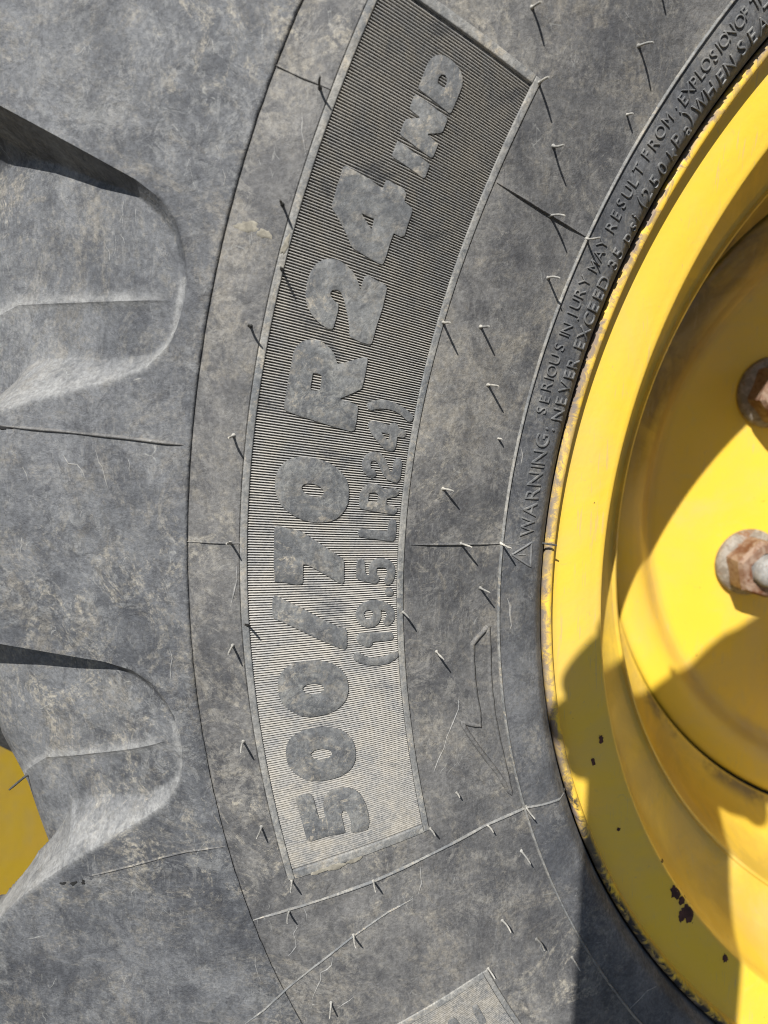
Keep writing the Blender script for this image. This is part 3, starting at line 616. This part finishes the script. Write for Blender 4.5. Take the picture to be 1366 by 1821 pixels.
# ------------------------------------------------------------------ vent hairs of the mould
HAIRS = [((945.5,13),(962,3),(968.5,82),0), ((1172,-35),(1190,-44),(1183,25),0), ((1135,82),(1162.6,75),(1157.4,161.4),0), ((1115.5,204),(1126.5,201.5),(1124.5,236),0), ((984.5,259),(1003,257.5),(1007,331),0), ((957.5,148),(975,137),(982,218),0),
 ((976.9,383.3),(1005,383.3),(1008.4,449.9),0), ((1043,424),(1068,422),(1066,485),0), ((974.8,494.7),(996.6,494),(998.6,552.4),0), ((788,573),(801,573),(813.8,631),0), ((855,581),(871,580),(879,632),0), ((868,684.5),(887,686),(894.5,733.5),0),
 ((886,780),(893,781),(895.5,795),0), ((788,869.5),(806.5,873),(817,906),0), ((820,967),(839,973),(850,1006),0), ((891,966),(910,975),(917,1006),0), ((854.5,1045.5),(871.5,1053.5),(879,1081),0), ((716,1089),(727,1098),(741,1123),0),
 ((777,1159),(790,1172),(801,1196),0), ((812,1410),(818,1417),(822,1424),0), ((866,1467),(873,1470),(892,1490),0), ((935,1434),(951,1457),(956,1464),0), ((927,1513),(944,1536),(948,1543),0), ((893,1637),(909,1656),(913,1662),0),
 ((955,1671),(968,1686),(973,1694),0), ((1018,1703),(1030,1722),(1034,1728),0), ((868,1722),(880,1737),(884,1744),0), ((765,1474),(775,1484),(781,1494),0), ((569,156),(570,135),(590,199),1), ((502,363),(498,355.6),(521.7,411),1),
 ((500.9,478),(499,474.7),(525.9,532),1), ((446,579),(444,576),(468,623),1), ((416,774),(407,778),(433,816),0), ((410,966),(404,966),(430,1000),0), ((441,1113),(438,1107),(461,1143),1), ((414,1148),(406,1163.5),(431,1184),0),
 ((433,1319),(429,1336.5),(451.5,1353),0), ((465,1470),(457,1489),(476.5,1500.5),0), ((519,1566),(517,1585),(536,1592),0), ((514.5,1620),(511,1640.5),(529,1645),0), ((664,1567),(668,1585),(681,1591),0), ((628.7,1662.5),(632.5,1684.5),(646,1687),0),
 ((588.6,1782.6),(586,1810),(601,1809),0), ((965,966),(991,970),(988,978),1), ((972,1197),(988,1201),(985,1206),1), ((1006,1404),(1022,1409),(1024,1412),1), ((1245,232),(1259.4,225.5),(1257,248),1), ((50.6,1376.4),(17,1403),(60.6,1419.6),1)]
def tube(name, P0, P1, r, mat, bend, segs=6, sides=7):
    P0 = np.array(P0); P1 = np.array(P1); d = P1-P0; L = np.linalg.norm(d); d = d/L
    a = np.cross(d, [.3, .1, .9]); a /= np.linalg.norm(a); b = np.cross(d, a); V = []
    for i in range(segs+1):
        t = i/segs; c = P0+d*L*t+bend*math.sin(t*math.pi)*L*.12
        rr = r*(2.3 if i == 0 else 1.0-.12*t)*(1+.06*math.sin(i*2.1))
        if i == segs: rr *= .7
        for q in range(sides): V.append(c+(a*math.cos(q*2*math.pi/sides)+b*math.sin(q*2*math.pi/sides))*rr)
    F = [(i*sides+q, i*sides+(q+1) % sides, (i+1)*sides+(q+1) % sides, (i+1)*sides+q) for i in range(segs) for q in range(sides)]
    F.append(tuple(segs*sides+q for q in range(sides)))
    return mesh_np(name, V, F, mat, 60)
for i, (b0, t0, s0, dk) in enumerate(HAIRS):
    B = hit(*b0, h_full)[0]; S = hit(*s0, h_full)[0]
    N = nrm(np.hypot(B[0], B[2]), np.degrees(math.atan2(B[2], -B[0])))
    d = ray(*t0)
    if i in (43, 44, 45, 46):       # hairs at the rim edge hang over the lip
        L = .007; best = min(((np.linalg.norm(np.cross(ray(*t0)/np.linalg.norm(ray(*t0)), B+N*.001+a*L-CAM)), k) for k, a in enumerate([N])), key=lambda q: q[0])
        tt = np.dot((B+N*.004-CAM), d)/np.dot(d, d); T = CAM+d*tt
    else:
        # closest points of the camera ray through the tip and of the sun ray through the shadow's end
        A = np.array([[np.dot(d, d), -np.dot(d, SUN)], [np.dot(d, SUN), -1.0]]); rhs = np.array([np.dot(d, S-CAM), np.dot(SUN, S-CAM)])
        x = np.linalg.solve(A, rhs); T = .5*(CAM+d*x[0]) + .5*(S+SUN*x[1])
        if np.linalg.norm(T-B) > .016 or np.dot(T-B, N) < .0008: T = B+N*.006
    rs = random.Random(i); bend = np.array([rs.uniform(-1, 1), 0, rs.uniform(-1, 1)])*.45
    part('vent_hair', tube('vent_hair', B-N*.0006, T, .00046 if i != 47 else .0006, M_hairdark if dk else M_hair, bend), tyre)

# dried mud and torn bits of flash
M_mud = simple('dried_mud', (.20, .185, .150), .95, 0, .25, 260)
def blot(name, u, v, a, b, rot, sd, mat, hf, z=.00015, n=26, jg=.32, par=None):
    rs = random.Random(sd); ph = [rs.uniform(0, 6.28) for _ in range(4)]; rings = []
    for fr_ in (.0, .5, .85, 1.0):
        row = []
        for k in range(n):
            an = k*2*math.pi/n; q = 1+jg*(math.sin(2*an+ph[0])*.5+math.sin(3*an+ph[1])*.4+math.sin(5*an+ph[2])*.35+math.sin(9*an+ph[3])*.25)+rs.uniform(-jg, jg)*.25
            x = a*q*fr_*math.cos(an); y = b*q*fr_*math.sin(an)
            P_ = hit(u+x*math.cos(rot)-y*math.sin(rot), v+x*math.sin(rot)+y*math.cos(rot), hf)[0]; t_ = (CAM-P_)/np.linalg.norm(CAM-P_)
            row.append(P_+t_*(z*(1.0 if fr_ < .9 else -.3)))
        rings.append(row)
    G = np.array(rings); part(name, mesh_np(name, G, grid_faces(4, n, True), mat, 60), par or tyre)
hF = lambda r, th: h_full(r, th) + FZ*((r < .4607) & (r > .3979))
for i_, q in enumerate([(440, 403, 20, 11, .2), (470, 416, 13, 9, .5), (508, 436, 6, 17, .3), (590, 1543, 26, 5, -.32), (630, 1530, 14, 4, -.3), (562, 1552, 9, 4, -.3), (318, 360, 8, 12, .3), (262, 1196, 22, 9, .7), (296, 1230, 7, 20, -.4)]):
    if i_ < 6: blot('dried_mud', *q, 40+i_, M_mud, hF if i_ > 1 else h_full)
for i_, q in enumerate([(112, 1571, 5, 3, 0), (131, 1571, 6, 4, .1), (148, 1569, 4, 4, .5), (8, 760, 14, 4, .1)]): blot('torn_flash', *q, 60+i_, M_gap, h_full, .0003, 14, .5)

# ------------------------------------------------------------------ rim
rim = empty('rim', (0, 0, 0), 'glossy yellow steel rim with scuffed lip and rusty wheel nuts', parent=wheel)
RP = [(.300, .45), (.318, .42), (.318, .05), (.3260, .030), (.3305, .014), (.3320, .006), (.3325, .0028), (.3322, .0012), (.3313, .0003), (.3300, 0), (.3288, .0003), (.3281, .0012), (.3277, .003), (.3272, .0054), (.3255, .0062), (.3200, .0068),
      (.314, .0074), (.308, .0084), (.3045, .0092), (.3028, .0094), (.3016, .0104), (.3009, .0130), (.3004, .020), (.2985, .030), (.2950, .042), (.2890, .053), (.2810, .0615), (.2740, .0672), (.2712, .0684), (.2698, .0676), (.2686, .0684), (.2680, .0720), (.2670, .080),
      (.2640, .098), (.2590, .118), (.2520, .134), (.2450, .144), (.2400, .1485), (.2382, .1500)]
def revolve(prof, th, jit=None): return np.stack([pol(a, th, -b) for a, b in prof])
def refine(prof, n):
    p = np.array(prof); d = np.concatenate([[0], np.cumsum(np.linalg.norm(np.diff(p, axis=0), axis=1))])
    fa = spline(d, p[:, 0]); fb = spline(d, p[:, 1]); t = np.sort(np.concatenate([d, np.linspace(0, d[-1], n)])); t = t[np.concatenate([[True], np.diff(t) > 1e-5])]
    return np.stack([fa(t), fb(t)], 1)
th = np.concatenate([np.arange(-180, -60, 2.0), np.arange(-60, 60, .16), np.arange(60, 180, 2.0)])
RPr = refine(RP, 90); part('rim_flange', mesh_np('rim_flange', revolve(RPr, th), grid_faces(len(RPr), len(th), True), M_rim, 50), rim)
DP = [(.2374, .158), (.2368, .1545), (.2350, .1525), (.2300, .1520), (.2200, .1545), (.2120, .1590), (.2060, .1655), (.2020, .1690), (.1980, .1700), (.190, .1695), (.170, .1690), (.110, .1690), (.104, .1685), (.098, .165), (.097, .150), (.094, .146), (.06, .145), (.001, .145)]
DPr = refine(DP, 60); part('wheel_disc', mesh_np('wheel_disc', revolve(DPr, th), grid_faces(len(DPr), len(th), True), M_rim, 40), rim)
part('gap_seal', mesh_np('gap_seal', revolve([(.2386, .151), (.2365, .162)], th), grid_faces(2, len(th), True), M_gap, 0), rim)
# wheel nuts
def nut_meshes():
    out = []
    def lathe(pr, n=40):
        a = np.arange(n)*2*math.pi/n; return np.stack([np.stack([r*np.cos(a), np.full(n, -y), r*np.sin(a)], -1) for r, y in pr]), n
    G, n = lathe([(.0225, -.001), (.0236, .0005), (.0240, .002), (.0236, .0042), (.0222, .0060), (.0195, .0078), (.0172, .0098), (.010, .0100)]); out.append(mesh_np('washer', G, grid_faces(len(G), n, True), M_wash, 40))
    V = []; F = []; rings = [(.0212, .0075, 0), (.0212, .0215, 0), (.0186, .0245, 1), (.0124, .0247, 1), (.0116, .0225, 1)]
    n = 36
    for rr, y, c in rings:
        for q in range(n):
            a = q*2*math.pi/n; hexr = rr*math.cos(math.pi/6)/math.cos((a % (math.pi/3))-math.pi/6)
            rad = min(hexr, .0206) if c == 0 else min(hexr*1.03, rr)
            V.append((rad*math.cos(a), -y, rad*math.sin(a)))
    out.append(mesh_np('nut_body', np.array(V), grid_faces(len(rings), n, True), M_nut, 24))
    G, n = lathe([(.0113, .020), (.0110, .0275), (.0103, .0300), (.0085, .0318), (.0050, .0328), (.0003, .0331)], 28); out.append(mesh_np('stud', G, grid_faces(len(G), n, True), M_stud, 50))
    return out
NM = nut_meshes()
def disc_pt(u, v, h):
    d = ray(u, v); t = (-h-CAM[1])/d[1]; return CAM+d*t
n1 = disc_pt(1331, 1000, -.166); n2 = disc_pt(1373, 698, -.166)
a1 = math.atan2(n1[2], -n1[0]); a2 = math.atan2(n2[2], -n2[0]); pcd = .1375
places = [n1, n2]+[np.array([-pcd*math.cos(a2+k*(2*math.pi-(a2-a1))/7), .166, pcd*math.sin(a2+k*(2*math.pi-(a2-a1))/7)]) for k in range(1, 7)]
for i, p in enumerate(places):
    for nm, me in zip(('wheel_nut', 'washer', 'stud'), (NM[1], NM[0], NM[2])):
        o = bpy.data.objects.new(nm, me)
        if nm == 'wheel_nut':
            nut = o; link(o, wheel); o.location = Vector((p[0], .1690, p[2]))-parent_origin(wheel); o.rotation_euler = (0, R(17+i*31), 0)
        else: link(o, nut)
# chips in the paint
pr_r = np.array([q[0] for q in RPr if q[1] < .2 and q[0] < .3290 and q[0] > .2383]); pr_y = np.array([q[1] for q in RPr if q[1] < .2 and q[0] < .3290 and q[0] > .2383])
o_ = np.argsort(pr_r); pr_r = pr_r[o_]; pr_y = pr_y[o_]
hR = lambda r, th=None: -np.interp(r, pr_r, pr_y)
CHIPS = [(1069,1315,4,8,1),(1053,1357,5,8,2),(1202,1587,9,13,3),(1213,1601,6,9,4),(1223,1622,10,17,5),(1212,1630,5,11,6),(1100,1475,3.5,3.5,7),(1290,1704,5,8,8),(1178,1531,2,4,9)]
for u, v, a, b, sd in CHIPS:
    rs = random.Random(sd); pts = []
    for k in range(18):
        an = k*2*math.pi/18; q = 1+rs.uniform(-.28, .25); pts.append(hit(u+a*q*math.cos(an), v+b*q*math.sin(an), hR)[0])
    pts = np.array(pts); c = hit(u, v, hR)[0]; toc = (CAM-c)/np.linalg.norm(CAM-c)
    inn = []
    for k in range(18):
        pc = CAM+(c+(pts[k]-c)*.6-CAM); dq = pc-CAM; uu = W_PX/2+F_PX*np.dot(dq, RGT)/np.dot(dq, FWD); vv = H_PX/2-F_PX*np.dot(dq, UPV)/np.dot(dq, FWD); inn.append(hit(uu, vv, hR)[0])
    V = np.concatenate([[c+toc*.0004], np.array(inn)+toc*.0004, pts+toc*.0003, pts-toc*.0008])
    F = [(0, 1+k, 1+(k+1) % 18) for k in range(18)]+[(1+k, 19+k, 19+(k+1) % 18, 1+(k+1) % 18) for k in range(18)]+[(19+k, 37+k, 37+(k+1) % 18, 19+(k+1) % 18) for k in range(18)]
    part('paint_chip', mesh_np('paint_chip', V, F, M_chip, 60), rim)

# ------------------------------------------------------------------ machine behind the wheel, ground
mb = empty('machine_body', (-.75, .6, -.655), 'plain yellow steel panel of the machine seen past the tyre edge', 'machine body')
def box_me(name, lo, hi, mat, bev=.004):
    bm = bmesh.new(); bmesh.ops.create_cube(bm, size=1)
    for v in bm.verts: v.co = Vector([(lo[i]+hi[i])/2+v.co[i]*(hi[i]-lo[i]) for i in range(3)])
    bmesh.ops.bevel(bm, geom=bm.edges[:], offset=bev, segments=2, affect='EDGES'); me = bpy.data.meshes.new(name); bm.to_mesh(me); bm.free(); me.materials.append(mat)
    me.polygons.foreach_set('use_smooth', np.ones(len(me.polygons), dtype=bool)); me.set_sharp_from_angle(angle=R(40)); return me
bp = []
for off_ in (0, .02):
    for t_, z_ in ((-1.3, -.62), (.6, -.62), (.6, .8), (-1.3, .8)): bp.append((-.74-.625*t_+off_*-.78, .58-.78*t_+off_*.625, z_))
part('side_panel', mesh_np('side_panel', np.array(bp), [(0, 1, 2, 3), (7, 6, 5, 4), (0, 4, 5, 1), (1, 5, 6, 2), (2, 6, 7, 3), (3, 7, 4, 0)], M_body, 0, False), mb)
def ground_mat():
    t = NT('dark_ground', .9, .2)
    c = t.mix(t.ramp(t.noise(3, 8, .6), .35, .65), (.060, .055, .048), (.10, .09, .078)); c = t.mix(t.ramp(t.noise(60, 6, .6), .55, .7), c, (.05, .048, .045))
    t.color(c); t.bump(t.noise(40, 8, .6), .02, .6); return t.m
me = mesh_np('ground', np.array([(-60, -60, -.657), (60, -60, -.657), (60, 60, -.657), (-60, 60, -.657)]), [(0, 1, 2, 3)], ground_mat(), 0, False)
g = part('ground', me, None); g['kind'] = 'structure'; g['label'] = 'dark gravelly ground under the wheel'

# ------------------------------------------------------------------ the photographer's phone and hand (they cast the shade on the rim)
M_phone = simple('phone_black', (.03, .03, .035), .3, 0, .1); M_skin = simple('skin', (.42, .25, .17), .5, 0, .1, 60); M_sleeve = simple('dark_sleeve', (.04, .045, .06), .9, 0, .3, 200)
def camP(x, z, back=0.0):       # offsets in metres across the camera plane, pulled back from the wheel
    return CAM + RGT*x + UPV*z - FWD*back
def loc_shadow(x, z, back):     # same place seen along the sun ray, x/z measured in the plane y = camera y
    Q = CAM+np.array([x, 0, z]); pl = CAM-FWD*back
    t = np.dot(pl-Q, FWD)/np.dot(SUN, FWD); return Q+SUN*t
phone = empty('smartphone', tuple(camP(.03, .02, .006)), 'black smartphone held up close in front of the tyre', 'phone')
c0 = [loc_shadow(*q, .004) for q in ((-.0155, -.060), (.072, -.060), (.072, .150), (-.0155, .150))]
def rounded(c, k=6, rad=.12):
    out = []
    for i in range(4):
        p = c[i]; a = c[i-1]; b = c[(i+1) % 4]; ra = .011/np.linalg.norm(a-p); rb = .011/np.linalg.norm(b-p)
        A = p+(a-p)*ra; B = p+(b-p)*rb
        for q in range(k+1):
            t = q/k; out.append((1-t)**2*A+2*t*(1-t)*p+t*t*B)
    return np.array(out)
ol = rounded(c0); ctr = ol.mean(0); n = len(ol)
rows = [ctr+(ol-ctr)*.985, ol-FWD*.0012, ol-FWD*.0070, ctr+(ol-ctr)*.985-FWD*.0082]
V = np.concatenate(rows); F = [(i*n+k, i*n+(k+1) % n, (i+1)*n+(k+1) % n, (i+1)*n+k) for i in range(3) for k in range(n)]+[tuple(range(n)), tuple(range(4*n-1, 3*n-1, -1))]
part('phone_case', mesh_np('phone_case', V, F, M_phone, 40), phone)
a = np.arange(24)*2*math.pi/24
V = np.concatenate([camP(0, 0, bk)[None]+np.outer(np.cos(a), RGT)*rr+np.outer(np.sin(a), UPV)*rr for rr, bk in ((.0065, .0045), (.0065, .0030), (.0055, .0026), (.0005, .0026))])
part('lens_ring', mesh_np('lens_ring', V, grid_faces(4, 24, True), M_phone, 40), phone)
person = empty('person', tuple(loc_shadow(.20, .34, .03)), "person's bare hand gripping the phone, arm in a dark sleeve", 'person')
def skin_obj(name, verts, edges, radii, mat, root, parent):
    me = bpy.data.meshes.new(name); me.from_pydata([tuple(v) for v in verts], edges, []); o = bpy.data.objects.new(name, me); COL.objects.link(o)
    md = o.modifiers.new('s', 'SKIN'); sv = me.skin_vertices[0].data
    for i, r_ in enumerate(radii): sv[i].radius = (r_, r_); sv[i].use_root = (i == root)
    sb_ = o.modifiers.new('d', 'SUBSURF'); sb_.levels = 2; sb_.render_levels = 2
    dg = bpy.context.evaluated_depsgraph_get(); dg.update(); m2 = bpy.data.meshes.new_from_object(o.evaluated_get(dg)); bpy.data.objects.remove(o)
    m2.materials.clear(); m2.materials.append(mat); m2.polygons.foreach_set('use_smooth', np.ones(len(m2.polygons), dtype=bool)); m2.name = name
    return part(name, m2, parent)
HV = [(.24, .31, .03), (.150, .228, .025), (.088, .188, .020), (.050, .165, .018), (.085, .125, .018)]; HR = [.048, .047, .043, .026, .020]; HE = [(0, 1), (1, 2), (2, 3), (2, 4)]
def finger(base, pts, rad):
    prev = base
    for p, r_ in zip(pts, rad): HV.append(p); HR.append(r_); HE.append((prev, len(HV)-1)); prev = len(HV)-1
finger(2, [(.045, .218, .020), (.020, .200, .016), (.000, .182, .010), (-.010, .170, .004)], [.013, .0095, .0085, .0075])
finger(3, [(.018, .182, .018), (-.008, .165, .014), (-.020, .152, .008), (-.025, .144, .003)], [.012, .0095, .0085, .0075])
finger(3, [(.016, .158, .018), (-.010, .142, .014), (-.027, .131, .008), (-.030, .122, .003)], [.012, .0092, .0082, .0074])
finger(3, [(.022, .135, .018), (.000, .122, .014), (-.018, .113, .008), (-.022, .107, .003)], [.011, .0085, .0078, .0070])
finger(4, [(.104, .122, .016), (.106, .112, .010), (.100, .104, .006)], [.015, .011, .009])
skin_obj('hand', [loc_shadow(*q) for q in HV], HE, HR, M_skin, 0, person)
SV = [(.155, .285, .028), (.21, .34, .035), (.32, .45, .06), (.50, .60, .12)]
skin_obj('sleeve', [loc_shadow(*q) for q in SV], [(0, 1), (1, 2), (2, 3)], [.040, .042, .048, .055], M_sleeve, 3, person)

BV = [(.40, -.84, .20), (.37, -.78, .45), (.31, -.68, .66), (.25, -.60, .80), (.20, -.53, .91), (.17, -.49, 1.00)]
BR = [.15, .14, .15, .055, .075, .07]; BE = [(0, 1), (1, 2), (2, 3), (3, 4), (4, 5)]
def chain(base, pts, rad):
    prev = base
    for p_, r_ in zip(pts, rad): BV.append(p_); BR.append(r_); BE.append((prev, len(BV)-1)); prev = len(BV)-1
sh_ = loc_shadow(.50, .60, .12)
chain(2, [(.20, -.66, .72), tuple(sh_)], [.075, .055])
chain(2, [(.50, -.76, .70), (.60, -.76, .45), (.52, -.64, .25)], [.075, .055, .040])
chain(0, [(.30, -.86, .08), (.26, -.74, -.25), (.28, -.90, -.58), (.26, -.80, -.63)], [.10, .075, .050, .040])
chain(0, [(.52, -.90, .08), (.56, -.80, -.25), (.56, -.98, -.58), (.54, -.88, -.63)], [.10, .075, .050, .040])
skin_obj('clothing', [np.array(q) for q in BV], BE, BR, M_sleeve, 0, person)
